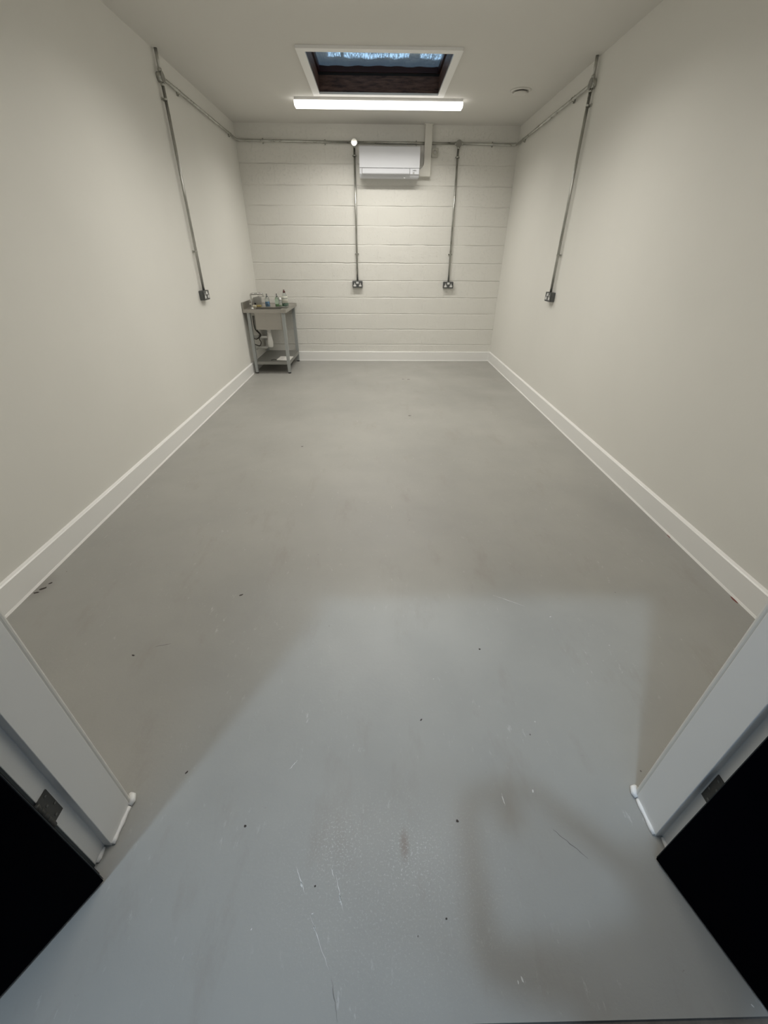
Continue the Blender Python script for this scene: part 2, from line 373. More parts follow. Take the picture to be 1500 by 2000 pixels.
for a, b in ((BT, JL-0.09), (JR+0.09, W-BT)): fbm.prism([(F1+p[0], p[1]) for p in skirt_profile()], 0, a, b)
struct('baseboard_front', fbm, m_gloss, 'white skirting board beside the doorway')

# door frame: stop face, rebate and head
FR = MB()
yS = 0.500
for sgn, x in ((1, JL), (-1, JR)):
    a = x - sgn*0.04
    pts = [(a, F0), (x-sgn*0.022, F0), (x-sgn*0.022, yS), (x, yS), (x, F1-0.016), (a, F1-0.016)]
    FR.prism(pts, 2, 0.0, LINTEL)
FR.prism([(F0, LINTEL), (F0, LINTEL-0.020), (yS, LINTEL-0.020), (yS, LINTEL-0.040), (F1-0.016, LINTEL-0.040), (F1-0.016, LINTEL)], 0, JL-0.02, JR+0.02)
m_outf = mat('dark_teal_paint', (0.012, 0.022, 0.026), 0.5)
fro = struct('trim_1', FR, m_gloss, 'white gloss door frame lining with a rebate', bevel=0.0015)
for sgn, x in ((1, JL), (-1, JR)):
    part(MB().box(*sorted((x-sgn*0.023, x-sgn*0.12)), F0-0.010, F0, 0.0, LINTEL), 'outer_facing', m_outf, fro)
    s_ = MB()
    pth = [(x+sgn*0.002, yS+0.002+0.0135*i+0.0, 0.004) for i in range(8)]
    s_.tube(pth, [0.0065+0.0012*math.sin(i*1.7+sgn) for i in range(8)], 8)
    s_.tube([(x+sgn*0.003, 0.600, 0.006), (x+sgn*0.006, 0.612, 0.008), (x-sgn*0.001, 0.626, 0.007), (x-sgn*0.012, 0.631, 0.006)], [0.006, 0.009, 0.010, 0.007], 8)
    s_.tube([(x-sgn*0.019, F0+0.004+0.012*i, 0.003) for i in range(4)], [0.005, 0.007, 0.006, 0.004], 8)
    part(s_, 'sealant_bead', m_bead, fro)

# rooflight: trim, timber lining, sash and foil
tz = 2.812
tr = MB()
tx0, tx1, ty0, ty1 = 1.145, 2.467, 4.632, 5.780
tr.box(tx0, tx1, ty0, oy0, tz, H).box(tx0, tx1, oy1, ty1, tz, H).box(tx0, ox0, oy0, oy1, tz, H).box(ox1, tx1, oy0, oy1, tz, H)
struct('trim_2', tr, m_gloss, 'white flat architrave around the rooflight', bevel=0.0012)
wn = thing('window_1', (1.8, 5.2, H), None, None); wn['kind'] = 'structure'; wn['label'] = 'dark timber lined rooflight covered by crinkled silver foil'
lz = 2.948
def ring(x0, x1, y0, y1, t, z0, z1):
    return MB().box(x0-t, x1+t, y0-t, y0, z0, z1).box(x0-t, x1+t, y1, y1+t, z0, z1).box(x0-t, x0, y0, y1, z0, z1).box(x1, x1+t, y0, y1, z0, z1)
part(ring(ox0, ox1, oy0, oy1, 0.011, H-0.004, lz), 'timber_lining', m_wood, wn)
part(ring(ox0-0.008, ox1+0.008, oy0-0.008, oy1+0.008, 0.03, lz, lz+0.022), 'painted_shadow_gap', m_rec, wn)  # black ring paints in the shade of the groove
part(ring(ox0+0.012, ox1-0.012, oy0+0.012, oy1-0.005, 0.05, lz+0.022, 3.02), 'sash_frame', m_sash, wn)
fm = MB(); nx, ny = 90, 60
gr = [[None]*(ny+1) for _ in range(nx+1)]
for i in range(nx+1):
    for j in range(ny+1):
        x = ox0-0.03 + (ox1-ox0+0.06)*i/nx; y = oy0-0.03 + (oy1-oy0+0.06)*j/ny
        z = 3.012 + 0.006*math.sin(x*9+1)*math.sin(y*5) + 0.003*math.sin(x*31+y*7) + random.uniform(-0.0016, 0.0016)
        gr[i][j] = fm.bm.verts.new((x, y, z))
for i in range(nx):
    for j in range(ny): fm.bm.faces.new((gr[i][j], gr[i+1][j], gr[i+1][j+1], gr[i][j+1])).smooth = True
part(fm, 'foil_sheet', m_foil, wn)
part(ring(ox0-0.04, ox1+0.04, oy0-0.04, oy1+0.04, 0.10, H+0.10, 3.06), 'kerb', m_rec, wn)

# doors standing open outwards
def door_leaf(name, P, d, n, width, label, hx, hy, side):
    P = Vector((*P, 0)); d = Vector((*d, 0)).normalized(); n = Vector((*n, 0)).normalized()
    e = thing(name, (P.x, P.y, 0), None, None); e['kind'] = 'structure'; e['label'] = label
    mx = Matrix.Identity(4)
    for i in range(3): mx[i][0], mx[i][1], mx[i][2] = d[i], n[i], (0, 0, 1)[i]
    mx.translation = P
    part(MB().box(0, width, -0.044, 0, 0.008, 2.05, None, mx), 'door_leaf', m_door, e, bevel=0.002)
    part(MB().box(-0.0022, -0.0004, -0.040, -0.004, 0.01, 2.048, None, mx), 'door_edge', m_doore, e)
    part(MB().box(-0.0035, -0.002, -0.030, -0.024, 0.01, 2.048, None, mx), 'smoke_seal', m_rec, e)
    for z in (0.325, 1.1, 1.85):
        h = MB(); fx = hx - side*0.0; s1 = side
        a, b = sorted((fx - s1*0.0005, fx + s1*0.0025))
        h.box(a, b, hy, hy+0.030, z-0.05, z+0.05)
        kx, ky = fx + s1*0.004, hy-0.006
        for k in range(5):
            h.lathe([(0.0, -0.0098), (0.0065, -0.0098), (0.0065, 0.0098), (0.0, 0.0098)], (kx, ky, z-0.04+0.02*k), seg=12)
        ho = part(h, 'hinge', m_hinge, e)
        for dy, dzz in ((0.020, 0.038), (0.010, 0.012), (0.025, -0.008), (0.012, -0.036)):
            part(MB().lathe([(0, 0), (0.0042, 0), (0.0036, 0.0012), (0.0014, 0.0006), (0, 0.0006)], (fx + s1*0.0025, hy+dy, z+dzz), (s1, 0, 0), 10), 'screw', m_screw, ho)
    return e
dl = (-0.513, -0.859); dr = (0.325, -0.946)
door_leaf('door_1', (1.022, 0.418), dl, (0.859, -0.513), 0.80, 'dark navy door leaf open on the left of the doorway', JL-0.022, F0, 1)
door_leaf('door_2', (2.565, 0.4436), dr, (-0.946, -0.325), 0.80, 'dark navy door leaf open on the right of the doorway', JR+0.022, F0+0.010, -1)

# ================================================================== LAMPS
def batten(y0, label, power=1.0, x0=0.923, x1=2.690):
    c = ((x0+x1)/2, y0+0.07, H)
    e = thing('batten_light', c, label, 'ceiling light', 'linear battens on the ceiling')
    part(MB().box(x0+0.004, x1-0.004, y0+0.004, y0+0.136, H-0.024, H), 'light_body', m_plast, e, bevel=0.003)
    prof = [(y0, H-0.022), (y0, H-0.050), (y0+0.016, H-0.068), (y0+0.124, H-0.068), (y0+0.140, H-0.050), (y0+0.140, H-0.022)]
    part(MB().prism(prof, 0, x0, x1), 'diffuser', m_lens, e, bevel=0.006)
    al = bpy.data.lights.new('batten_lamp', 'AREA'); al.shape = 'RECTANGLE'; al.size = x1-x0-0.04; al.size_y = 0.12; al.spread = math.radians(150)
    al.energy = LAMP_W*power; al.color = LAMP_COL
    ao = bpy.data.objects.new('batten_lamp', al); col.objects.link(ao); ao.location = (c[0], c[1], H-0.073)
batten(5.880, 'lit white linear batten light behind the rooflight near the block wall', 0.95)
batten(3.560, 'lit white linear batten light in front of the rooflight', 1.05)
batten(1.300, 'lit white linear batten light nearest the doorway', 0.34)

# ceiling air valve
e = thing('air_valve', (3.205, 5.60, H), 'round white air valve on the ceiling near the right wall', 'ceiling vent')
part(MB().lathe([(0.070, 0.0), (0.100, 0.0), (0.099, 0.005), (0.088, 0.012), (0.074, 0.010), (0.070, 0.004)], (3.205, 5.60, H), (0, 0, -1), 48), 'outer_ring', m_ceil, e)
part(MB().lathe([(0.0, 0.0), (0.070, 0.0), (0.070, 0.002), (0, 0.002)], (3.205, 5.60, H), (0, 0, -1), 40), 'throat', m_rec, e)
part(MB().lathe([(0.0, 0.002), (0.012, 0.002), (0.012, 0.012), (0.060, 0.014), (0.072, 0.020), (0.070, 0.028), (0.050, 0.032), (0, 0.033)], (3.205, 5.60, H), (0, 0, -1), 48), 'centre_disc', m_ceil, e)

# ================================================================== CONDUIT
PR, OFF = 0.0125, 0.028
zB, zW = 2.653, 2.667
def clip(parent, p, along, normal):                # spacer bar saddle: plate, strap and two screws
    p = Vector(p); a = Vector(along); n = Vector(normal); b = a.cross(n)
    mx = Matrix.Identity(4)
    for i in range(3): mx[i][0], mx[i][1], mx[i][2] = a[i], b[i], n[i]
    mx.translation = p - n*OFF
    c = MB().box(-0.008, 0.008, -0.026, 0.026, 0, 0.006, None, mx).box(-0.007, 0.007, -0.028, -0.014, 0.006, 0.015, None, mx).box(-0.007, 0.007, 0.014, 0.028, 0.006, 0.015, None, mx)
    pts = [(0.0155*math.cos(t*math.pi/8), OFF+0.0155*math.sin(t*math.pi/8)) for t in range(9)]
    for q0, q1 in zip(pts, pts[1:]):
        f = [(-0.007, *q0), (0.007, *q0), (0.007, *q1), (-0.007, *q1)]
        out = [(-0.007, q0[0]*0.88, OFF+(q0[1]-OFF)*0.88), (0.007, q0[0]*0.88, OFF+(q0[1]-OFF)*0.88), (0.007, q1[0]*0.88, OFF+(q1[1]-OFF)*0.88), (-0.007, q1[0]*0.88, OFF+(q1[1]-OFF)*0.88)]
        A = [c.bm.verts.new(mx @ Vector(q)) for q in f]; B = [c.bm.verts.new(mx @ Vector(q)) for q in out]
        for ff in ([A[0], A[1], A[2], A[3]], [B[3], B[2], B[1], B[0]], [A[0], A[3], B[3], B[0]], [A[1], B[1], B[2], A[2]]): c.bm.faces.new(ff)
    for sgn in (-1, 1): c.box(-0.006, 0.006, *sorted((sgn*0.0145, sgn*0.0165)), 0.012, OFF, None, mx)
    co = part(c, 'saddle_clip', m_galv, parent, bevel=0.0008)
    for sgn in (-1, 1):
        part(MB().lathe([(0, 0), (0.0045, 0), (0.004, 0.002), (0, 0.003)], mx @ Vector((0, sgn*0.0215, 0.015)), normal, 10), 'screw', m_screw, co)
def pipe(path, label, clips=(), ends=True):
    p0 = Vector(path[0])
    e = thing('conduit_pipe', p0, label, 'conduit pipe', 'galvanised conduit on the walls')
    part(MB().tube(arc_path(path, 0.065), PR, 16), 'pipe', m_galv, e)
    for c, al, n in clips: clip(e, c, al, n)
    return e
yL, yR = 4.735, 4.745
XL, XR, YB = OFF, W-OFF, D-OFF
bx1, bx2 = 1.500, 2.832
X, Y, Z = (1, 0, 0), (0, 1, 0), (0, 0, 1); nX, nY = (-1, 0, 0), (0, -1, 0)
pipe([(XL, yL, H), (XL, yL, zW+0.04)], 'short upright conduit from left wall box up to the ceiling')
pipe([(XR, yR, H), (XR, yR, zW+0.04)], 'short upright conduit from right wall box up to the ceiling')
pipe([(XL, yL, zW-0.04), (XL, yL-0.012, 1.137)], 'long upright conduit down the left wall to its socket', [((XL, yL-0.002, 2.535), Z, X), ((XL, yL-0.009, 1.47), Z, X)])
pipe([(XR, yR, zW-0.04), (XR, yR-0.004, 1.137)], 'long upright conduit down the right wall to its socket', [((XR, yR-0.001, 2.535), Z, nX), ((XR, yR-0.003, 1.46), Z, nX)])
pipe([(bx1, YB, zB-0.04), (bx1, YB, 1.122)], 'upright conduit left of the air conditioner down the block wall', [((bx1, YB, 2.525), Z, nY), ((bx1, YB, 1.458), Z, nY)])
pipe([(bx2-0.003, YB, zB-0.04), (bx2+0.004, YB, 1.119)], 'upright conduit right of the air conditioner down the block wall', [((bx2-0.002, YB, 2.52), Z, nY), ((bx2+0.002, YB, 1.458), Z, nY)])
pipe([(XL, yL+0.04, zW), (XL, YB, zW-0.004), (bx1-0.04, YB, zB)], 'conduit run bending around the left back corner', [((XL, 5.10, zW), Y, X), ((XL, 6.60, zW-0.003), Y, X), ((0.345, YB, zB+0.006), X, nY), ((1.13, YB, zB+0.001), X, nY)])
pipe([(bx1+0.04, YB, zB), (bx2-0.04, YB, zB)], 'level conduit above the air conditioner between the round boxes', [((2.29, YB, zB), X, nY)])
pipe([(bx2+0.04, YB, zB), (XR, YB, zW-0.02), (XR, yR+0.04, zW)], 'conduit run bending around the right back corner', [((3.264, YB, zB-0.003), X, nY), ((XR, 6.60, zW-0.018), Y, nX), ((XR, 5.14, zW-0.002), Y, nX)])

def jbox(c, n, spouts, label, lidm):
    e = thing('junction_box', c, label, 'junction box', 'round conduit boxes')
    n = Vector(n); base = Vector(c)-n*OFF
    part(MB().lathe([(0, 0), (0.031, 0), (0.033, 0.003), (0.033, 0.042), (0, 0.042)], base, n, 32), 'box_body', m_galv, e)
    lid = part(MB().lathe([(0, 0.042), (0.0365, 0.042), (0.0365, 0.0438), (0.036, 0.0445), (0, 0.0445)], base, n, 40), 'lid', lidm, e)
    for o_ in (lid,):
        for p in o_.data.polygons: p.use_smooth = False
    for d in spouts:
        d = Vector(d)
        part(MB().lathe([(0, 0.026), (0.0165, 0.026), (0.0165, 0.050), (0.0145, 0.052), (0, 0.052)], c, d, 18), 'spout', m_galv, e)
jbox((XL, yL, zW), X, [Z, (0, 0, -1), Y], 'dull round conduit box high on the left wall', m_lid2)
jbox((XR, yR, zW), nX, [Z, (0, 0, -1), Y], 'dull round conduit box high on the right wall', m_lid2)
jbox((bx1, YB, zB), nY, [X, nX, (0, 0, -1)], 'shiny round conduit box left of the air conditioner', m_lid)
jbox((bx2, YB, zB), nY, [X, nX, (0, 0, -1)], 'dull grey round conduit box right of the air conditioner', m_lid2)

def socket(c, n, label):
    n = Vector(n); r = Vector((0, 0, 1)).cross(n); c = Vector(c)
    e = thing('double_socket', c, label, 'wall socket', 'metal-clad double sockets')
    mx = Matrix.Identity(4)
    for i in range(3): mx[i][0], mx[i][1], mx[i][2] = r[i], (0, 0, 1)[i], n[i]
    mx.translation = c
    def B(x0, x1, y0, y1, z0, z1, name, m, par=e, bev=0.0):
        return part(MB().box(x0, x1, y0, y1, z0, z1, None, mx), name, m, par, bevel=bev)
    B(-0.073, 0.073, -0.043, 0.043, 0, 0.042, 'back_box', m_metalclad, bev=0.005)
    fp = B(-0.073, 0.073, -0.043, 0.043, 0.0425, 0.050, 'faceplate', m_metalclad, bev=0.003)
    for sx_ in (-0.009, 0.009): B(sx_-0.0075, sx_+0.0075, 0.008, 0.034, 0.050, 0.055, 'rocker_switch', m_plast, bev=0.0015)
    for sx_ in (-0.040, 0.040):
        q = MB()
        q.box(sx_-0.006, sx_+0.006, -0.006, 0.018, 0.050, 0.0512, None, mx)
        q.box(sx_-0.019, sx_+0.019, -0.026, -0.006, 0.050, 0.0512, None, mx)
        so = part(q, 'outlet_insert', m_plast, e)
        h = MB().box(sx_-0.002, sx_+0.002, 0.004, 0.013, 0.0511, 0.0518, None, mx)
        for t in (-0.011, 0.011): h.box(sx_+t-0.0035, sx_+t+0.0035, -0.018, -0.014, 0.0511, 0.0518, None, mx)
        part(h, 'pin_holes', m_rec, so)
    for sx_ in (-0.065, 0.065):
        part(MB().lathe([(0, 0), (0.0035, 0), (0.003, 0.001), (0, 0.001)], mx @ Vector((sx_, 0, 0.050)), n, 10), 'screw', m_screw, fp)
socket((0, 4.722, 1.095), X, 'dark metal double socket on the left wall in front of the sink')
socket((W, 4.745, 1.095), nX, 'dark metal double socket on the right wall')
socket((1.499, D, 1.079), nY, 'dark metal double socket on the block wall below the air conditioner')
socket((2.836, D, 1.076), nY, 'dark metal double socket on the block wall nearest the right corner')

# ================================================================== AIR CONDITIONER, TRUNKING, ISOLATOR
ax0, ax1, az0, az1, ay = 1.567, 2.327, 2.288, 2.596, 6.695
e = thing('air_conditioner', ((ax0+ax1)/2, D, az0), 'white wall-mounted air conditioner under the level conduit', 'air conditioner')
body = [(D-0.002, az0+0.012), (D-0.002, az1-0.006), (ay+0.028, az1), (ay+0.010, az1-0.010), (ay+0.008, az0+0.092), (ay+0.014, az0+0.034), (ay+0.045, az0+0.003), (ay+0.14, az0)]
part(MB().prism(body, 0, ax0, ax1), 'casing', m_ac, e, bevel=0.003)
part(MB().prism([(ay+0.010, az0+0.094), (ay+0.010, az1-0.012), (ay+0.022, az1-0.003), (ay+0.004, az1-0.008), (ay, az1-0.016), (ay, az0+0.094)], 0, ax0-0.001, ax1+0.001), 'front_panel', m_ac, e, bevel=0.002)
fx0, fx1 = 1.602, 2.204
part(MB().box(fx0-0.005, fx1+0.005, ay+0.0076, ay+0.014, az0+0.026, az0+0.090), 'flap_gap_shade', m_gap_shade, e)  # dark plate, shade of the gap around the flap put into its colour
part(MB().prism([(ay+0.002, az0+0.088), (ay+0.012, az0+0.088), (ay+0.018, az0+0.032), (ay+0.010, az0+0.030), (ay+0.004, az0+0.045)], 0, fx0, fx1), 'air_flap', m_ac, e, bevel=0.002)
part(MB().box(2.212, ax1-0.004, ay+0.006, ay+0.012, az0+0.034, az0+0.090), 'side_panel', m_ac, e, bevel=0.001)
lg = MB()
for k, (dx_, w_, h_) in enumerate(((0, 0.004, 0.006), (0.007, 0.007, 0.008), (0.016, 0.005, 0.010), (0.023, 0.010, 0.009), (0.035, 0.006, 0.010), (0.043, 0.006, 0.008))):
    xx = 2.240+dx_; zz0 = az0+0.064
    lg.prism([(xx, zz0), (xx+w_*0.75, zz0), (xx+w_*0.75+0.003, zz0+h_*1.2), (xx+0.003, zz0+h_*1.2)], 1, ay+0.0052, ay+0.0062)
part(lg, 'lettering', m_ink, e)
part(MB().box(2.243, 2.266, ay+0.0050, ay+0.0062, az0+0.036, az0+0.054), 'energy_tag', m_tag, e)
part(MB().box(2.13, 2.15, ay+0.03, ay+0.06, az0-0.006, az0+0.003), 'catch', m_acg, e)

e = thing('pipe_trunking', (2.44, D, 2.33), 'ivory plastic trunking elbowing from the air conditioner up to the ceiling', 'pipe trunking')
tx, tX, tb, td = 2.393, 2.484, 2.318, 0.075
out = [(tx, H-0.002), (tX, H-0.002), (tX, tb), (ax1+0.001, tb), (ax1+0.001, tb+0.066), (tx-0.030, tb+0.084), (tx-0.004, tb+0.115), (tx, tb+0.135)]
part(MB().prism(out, 1, D-td, D-0.046), 'trunking_cover', m_trunk, e, bevel=0.004)
for q in ([(x_, max(z_, zB+0.018)) for x_, z_ in out[:2]] + [(tX, zB+0.018), (tx, zB+0.018)], [(tx, zB-0.018), (tX, zB-0.018)] + out[2:]):
    part(MB().prism(q, 1, D-0.046, D), 'trunking_base', m_trunk, e)
part(MB().box(tx-0.014, tX+0.014, D-td-0.012, D, H-0.010, H), 'ceiling_collar', m_trunk, e, bevel=0.003)

e = thing('isolator_switch', (2.53, D, 2.563), 'small grey-white isolator switch right of the trunking', 'switch')
part(MB().box(2.488, 2.574, D-0.045, D, 2.520, 2.606), 'switch_box', m_iso, e, bevel=0.006)
part(MB().lathe([(0, 0), (0.024, 0), (0.023, 0.006), (0, 0.007)], (2.531, D-0.045, 2.563), nY, 24), 'rotary_dial', m_iso, e)
part(MB().box(2.527, 2.535, D-0.060, D-0.051, 2.545, 2.581), 'dial_grip', m_acg, e, bevel=0.002)

# ================================================================== SINK
sx0, sx1, syf, syb, stz = 0.022, 0.575, 6.010, 6.880, 0.826
e = thing('catering_sink', (0.30, 6.44, 0), 'stainless steel catering sink on galvanised legs in the left back corner', 'sink')
bx0_, bx1_, by0_, by1_ = 0.135, 0.490, 6.085, 6.335
top = MB()
for a in ((sx0, bx0_, syf, syb), (bx1_, sx1, syf, syb), (bx0_, bx1_, syf, by0_), (bx0_, bx1_, by1_, syb)): top.box(a[0], a[1], a[2], a[3], stz-0.003, stz)
top.box(sx0, sx1, syf, syf+0.012, stz-0.038, stz+0.004).box(sx1-0.012, sx1, syf+0.012, syb, stz-0.038, stz+0.004).box(sx0, sx1-0.012, syb-0.012, syb, stz-0.038, stz+0.004)
part(top, 'worktop', m_ss, e, bevel=0.002)
part(MB().prism([(syf, stz-0.038), (syb, stz-0.038), (syb, stz+0.085), (syf+0.004, stz+0.085)], 0, sx0-0.016, sx0), 'upstand', m_ss, e, bevel=0.002)
bs = MB(); t = 0.004; bz = 0.572
bs.box(bx0_-t, bx0_, by0_-t, by1_+t, bz, stz-0.003).box(bx1_, bx1_+t, by0_-t, by1_+t, bz, stz-0.003).box(bx0_, bx1_, by0_-t, by0_, bz, stz-0.003).box(bx0_, bx1_, by1_, by1_+t, bz, stz-0.003).box(bx0_, bx1_, by0_, by1_, bz, bz+t)
part(bs, 'basin', m_ss, e, bevel=0.004)
for (lx, ly) in ((0.066, 6.062), (0.526, 6.062), (0.526, 6.845), (0.066, 6.845)):
    l_ = MB().box(lx-0.020, lx+0.020, ly-0.020, ly+0.020, 0.10, stz-0.038)
    l_.lathe([(0, 0.012), (0.017, 0.012), (0.0265, 0.10), (0, 0.10)], (lx, ly, 0), seg=4) if False else l_.prism([(lx-0.020, 0.10), (lx+0.020, 0.10), (lx+0.0165, 0.016), (lx-0.0165, 0.016)], 1, ly-0.019, ly+0.019)
    lo = part(l_, 'leg', m_leg, e, bevel=0.002)
    part(MB().lathe([(0, 0), (0.020, 0), (0.019, 0.012), (0.012, 0.018), (0, 0.018)], (lx, ly, 0), seg=18), 'foot', m_foot, lo)
sh = MB().box(0.05, 0.542, 6.055, 6.855, 0.158, 0.162).box(0.088, 0.504, 6.046, 6.052, 0.122, 0.162).box(0.544, 0.548, 6.083, 6.822, 0.122, 0.162)
part(sh, 'lower_shelf', m_shelf, e, bevel=0.001)
tp = MB().tube(arc_path([(0.118, 6.095, stz), (0.118, 6.095, stz+0.178), (0.268, 6.14, stz+0.182), (0.270, 6.141, stz+0.140)], 0.018, 6), 0.0125, 14)
tp.lathe([(0, 0), (0.024, 0), (0.022, 0.012), (0.014, 0.02), (0, 0.02)], (0.118, 6.095, stz), seg=20)
tp.box(0.105, 0.131, 6.03, 6.085, stz+0.060, stz+0.070)
part(tp, 'tap', m_chrome, e, bevel=0.001)
tr_ = MB().lathe([(0.020, 0.16), (0.031, 0.16), (0.031, 0.145), (0.027, 0.142), (0.027, 0.125), (0.031, 0.122), (0.031, 0.105), (0.026, 0.100), (0.033, 0.05), (0.040, 0.0), (0.041, -0.012), (0.035, -0.07), (0.030, -0.076), (0, -0.076)], (0.272, 6.20, 0.405), seg=24)
tr_.tube([(0.272, 6.20, 0.56), (0.272, 6.20, 0.58)], 0.035, 18)
part(tr_, 'bottle_trap', m_pvc, e)
wp = MB().tube(arc_path([(0.255, 6.20, 0.460), (0.10, 6.20, 0.462), (0.025, 6.22, 0.462)], 0.03), 0.018, 14)
wp.tube(arc_path([(0.215, 6.26, 0.455), (0.215, 6.26, 0.315), (0.02, 6.26, 0.305)], 0.04), 0.019, 14)
wp.lathe([(0, 0), (0.026, 0), (0.026, 0.03), (0, 0.03)], (0.035, 6.26, 0.305), X, 16).lathe([(0, 0), (0.026, 0), (0.026, 0.03), (0, 0.03)], (0.120, 6.20, 0.462), X, 16)
wp.tube([(0.18, 6.30, 0.57), (0.18, 6.30, 0.50), (0.21, 6.27, 0.47)], 0.016, 12)
part(wp, 'waste_pipe', m_pvcg, e)
def hose(pts): 
    pts = [Vector(p) for p in pts]; out = []
    for i in range(len(pts)-1):
        p0, p1, p2, p3 = pts[max(i-1, 0)], pts[i], pts[i+1], pts[min(i+2, len(pts)-1)]
        for k in range(6):
            t_ = k/6; out.append(0.5*((2*p1)+(p2-p0)*t_+(2*p0-5*p1+4*p2-p3)*t_*t_+(3*p1-p0-3*p2+p3)*t_**3))
    return out+[pts[-1]]
part(MB().tube(hose([(0.118, 6.13, 0.74), (0.12, 6.14, 0.58), (0.165, 6.15, 0.50), (0.135, 6.15, 0.45), (0.155, 6.15, 0.40), (0.13, 6.15, 0.355), (0.085, 6.17, 0.36), (0.02, 6.20, 0.38)]), 0.0065, 10), 'supply_hose', m_hose, e)
part(MB().tube(hose([(0.10, 6.13, 0.74), (0.10, 6.14, 0.58), (0.15, 6.16, 0.50), (0.10, 6.17, 0.44), (0.02, 6.2, 0.45)]), 0.0065, 10), 'supply_hose', m_hose, e)

# things on and under the sink
z0 = stz+0.001
def bottle(x, y, prof, liq_h, m_shell, m_liq, label, pump=True, capm=None, name='pump_bottle', sy_=1.0, cat='bottle', lab=None, group=None):
    b = thing(name, (x, y, z0), label, cat, group)
    part(MB().lathe(prof, (x, y, z0), seg=24, sy_=sy_), 'bottle_body', m_shell, b)
    lp = [(0, 0.004)] + [(max(r-0.0022, 0.001), min(h, liq_h)) for r, h in prof[1:] if 0.004 <= h < liq_h]
    def rad(hh):
        for (ra, ha), (rb, hb_) in zip(prof, prof[1:]):
            if ha <= hh <= hb_ and hb_ > ha: return ra + (rb-ra)*(hh-ha)/(hb_-ha)
        return prof[1][0]
    lp += [(rad(liq_h)-0.0022, liq_h), (0, liq_h)]
    part(MB().lathe(lp, (x, y, z0), seg=24, sy_=sy_), 'liquid', m_liq, b)
    top_ = prof[-1][1]
    c_ = MB()
    if pump:
        c_.lathe([(0, top_-0.012), (0.012, top_-0.012), (0.012, top_+0.004), (0.006, top_+0.007), (0.005, top_+0.020), (0.009, top_+0.022), (0.009, top_+0.028), (0, top_+0.029)], (x, y, z0), seg=16)
        c_.box(x-0.004, x+0.004, y-0.026, y, z0+top_+0.021, z0+top_+0.028)
    else:
        c_.lathe([(0, top_-0.006), (0.017, top_-0.006), (0.016, top_+0.012), (0.011, top_+0.016), (0.010, top_+0.030), (0, top_+0.032)], (x, y, z0), seg=16)
    part(c_, 'pump_head' if pump else 'cap', capm or m_cap, b)
    if lab:
        part(MB().lathe([(rad(lab[0])+0.0008, lab[0]), (rad((lab[0]+lab[1])/2)+0.0008, (lab[0]+lab[1])/2), (rad(lab[1])+0.0008, lab[1])], (x, y, z0), seg=24, sy_=sy_), 'front_label', m_lab, b)
    return b
hand = [(0, 0), (0.029, 0), (0.032, 0.006), (0.032, 0.095), (0.026, 0.112), (0.012, 0.122), (0.012, 0.132)]
bottle(0.262, 6.38, hand, 0.062, m_clear, m_blue_l, 'clear pump bottle with blue liquid on the sink worktop')
bottle(0.394, 6.40, [(r*0.95, h) for r, h in hand], 0.032, m_green_p, m_green_l, 'pale green pump bottle beside the washing-up liquid')
bottle(0.440, 6.385, [(0, 0), (0.022, 0), (0.024, 0.005), (0.024, 0.060), (0.016, 0.075), (0.010, 0.080), (0.010, 0.086)], 0.020, m_clear, m_green_l, 'small short clear bottle in front of the green one', pump=False, capm=m_plast, name='small_bottle')
big_p = [(0, 0), (0.040, 0), (0.045, 0.008), (0.046, 0.05), (0.042, 0.10), (0.032, 0.140), (0.020, 0.168), (0.014, 0.178)]
bottle(0.500, 6.41, big_p, 0.042, m_clear, m_dgreen_l, 'largest bottle, washing-up liquid with dark red cap and pale label', pump=False, capm=m_redcap, name='washing_up_bottle', sy_=0.6, lab=(0.046, 0.13))
b = thing('dispenser_box', (0.115, 6.42, z0), 'small grey metal box standing behind the tap', 'box')
part(MB().prism([(0.065, z0), (0.165, z0), (0.168, z0+0.120), (0.155, z0+0.132), (0.110, z0+0.122), (0.065, z0+0.112)], 1, 6.385, 6.46), 'box_body', m_box, b, bevel=0.006)
part(MB().lathe([(0, 0), (0.014, 0), (0.012, 0.006), (0, 0.007)], (0.088, 6.385, z0+0.035), nY, 16), 'push_button', m_rec, b)
tag(MB().box(0.070, 0.126, 6.25, 6.30, z0, z0+0.030).build('sponge', m_sp2, bevel=0.008, seg=3, loc=(0.098, 6.275, z0)), 'rounded cream sponge at the foot of the tap', 'sponge')
tag(MB().box(0.110, 0.175, 6.345, 6.378, z0, z0+0.022).build('sponge', m_sp, bevel=0.005, seg=3, loc=(0.142, 6.36, z0)), 'flat yellow sponge in front of the grey metal box', 'sponge')
pp = MB()
px = [(0.335, 6.150), (0.535, 6.115), (0.540, 6.385), (0.350, 6.400)]
pp.prism(px, 2, 0.1625, 0.1645)
po = tag(pp.build('paper_sheet', m_paper, loc=(0.44, 6.26, 0.1625)), 'printed white paper lying on the lower shelf of the sink', 'paper')
pr = MB()
for k in range(7):
    yy = 6.17+0.028*k; pr.box(0.375+random.uniform(-0.01, 0.01), 0.375+random.choice((0.05, 0.11, 0.13)), yy, yy+0.009, 0.1645, 0.1649)
part(pr, 'printing', m_tag, po)
tag(MB().tube([(0.27, 6.12, 0.168), (0.30, 6.16, 0.169), (0.34, 6.14, 0.168)], 0.005, 8).build('hose_offcut', m_hose, loc=(0.3, 6.14, 0.168)), 'short dark offcut lying left of the paper on the shelf', 'offcut')

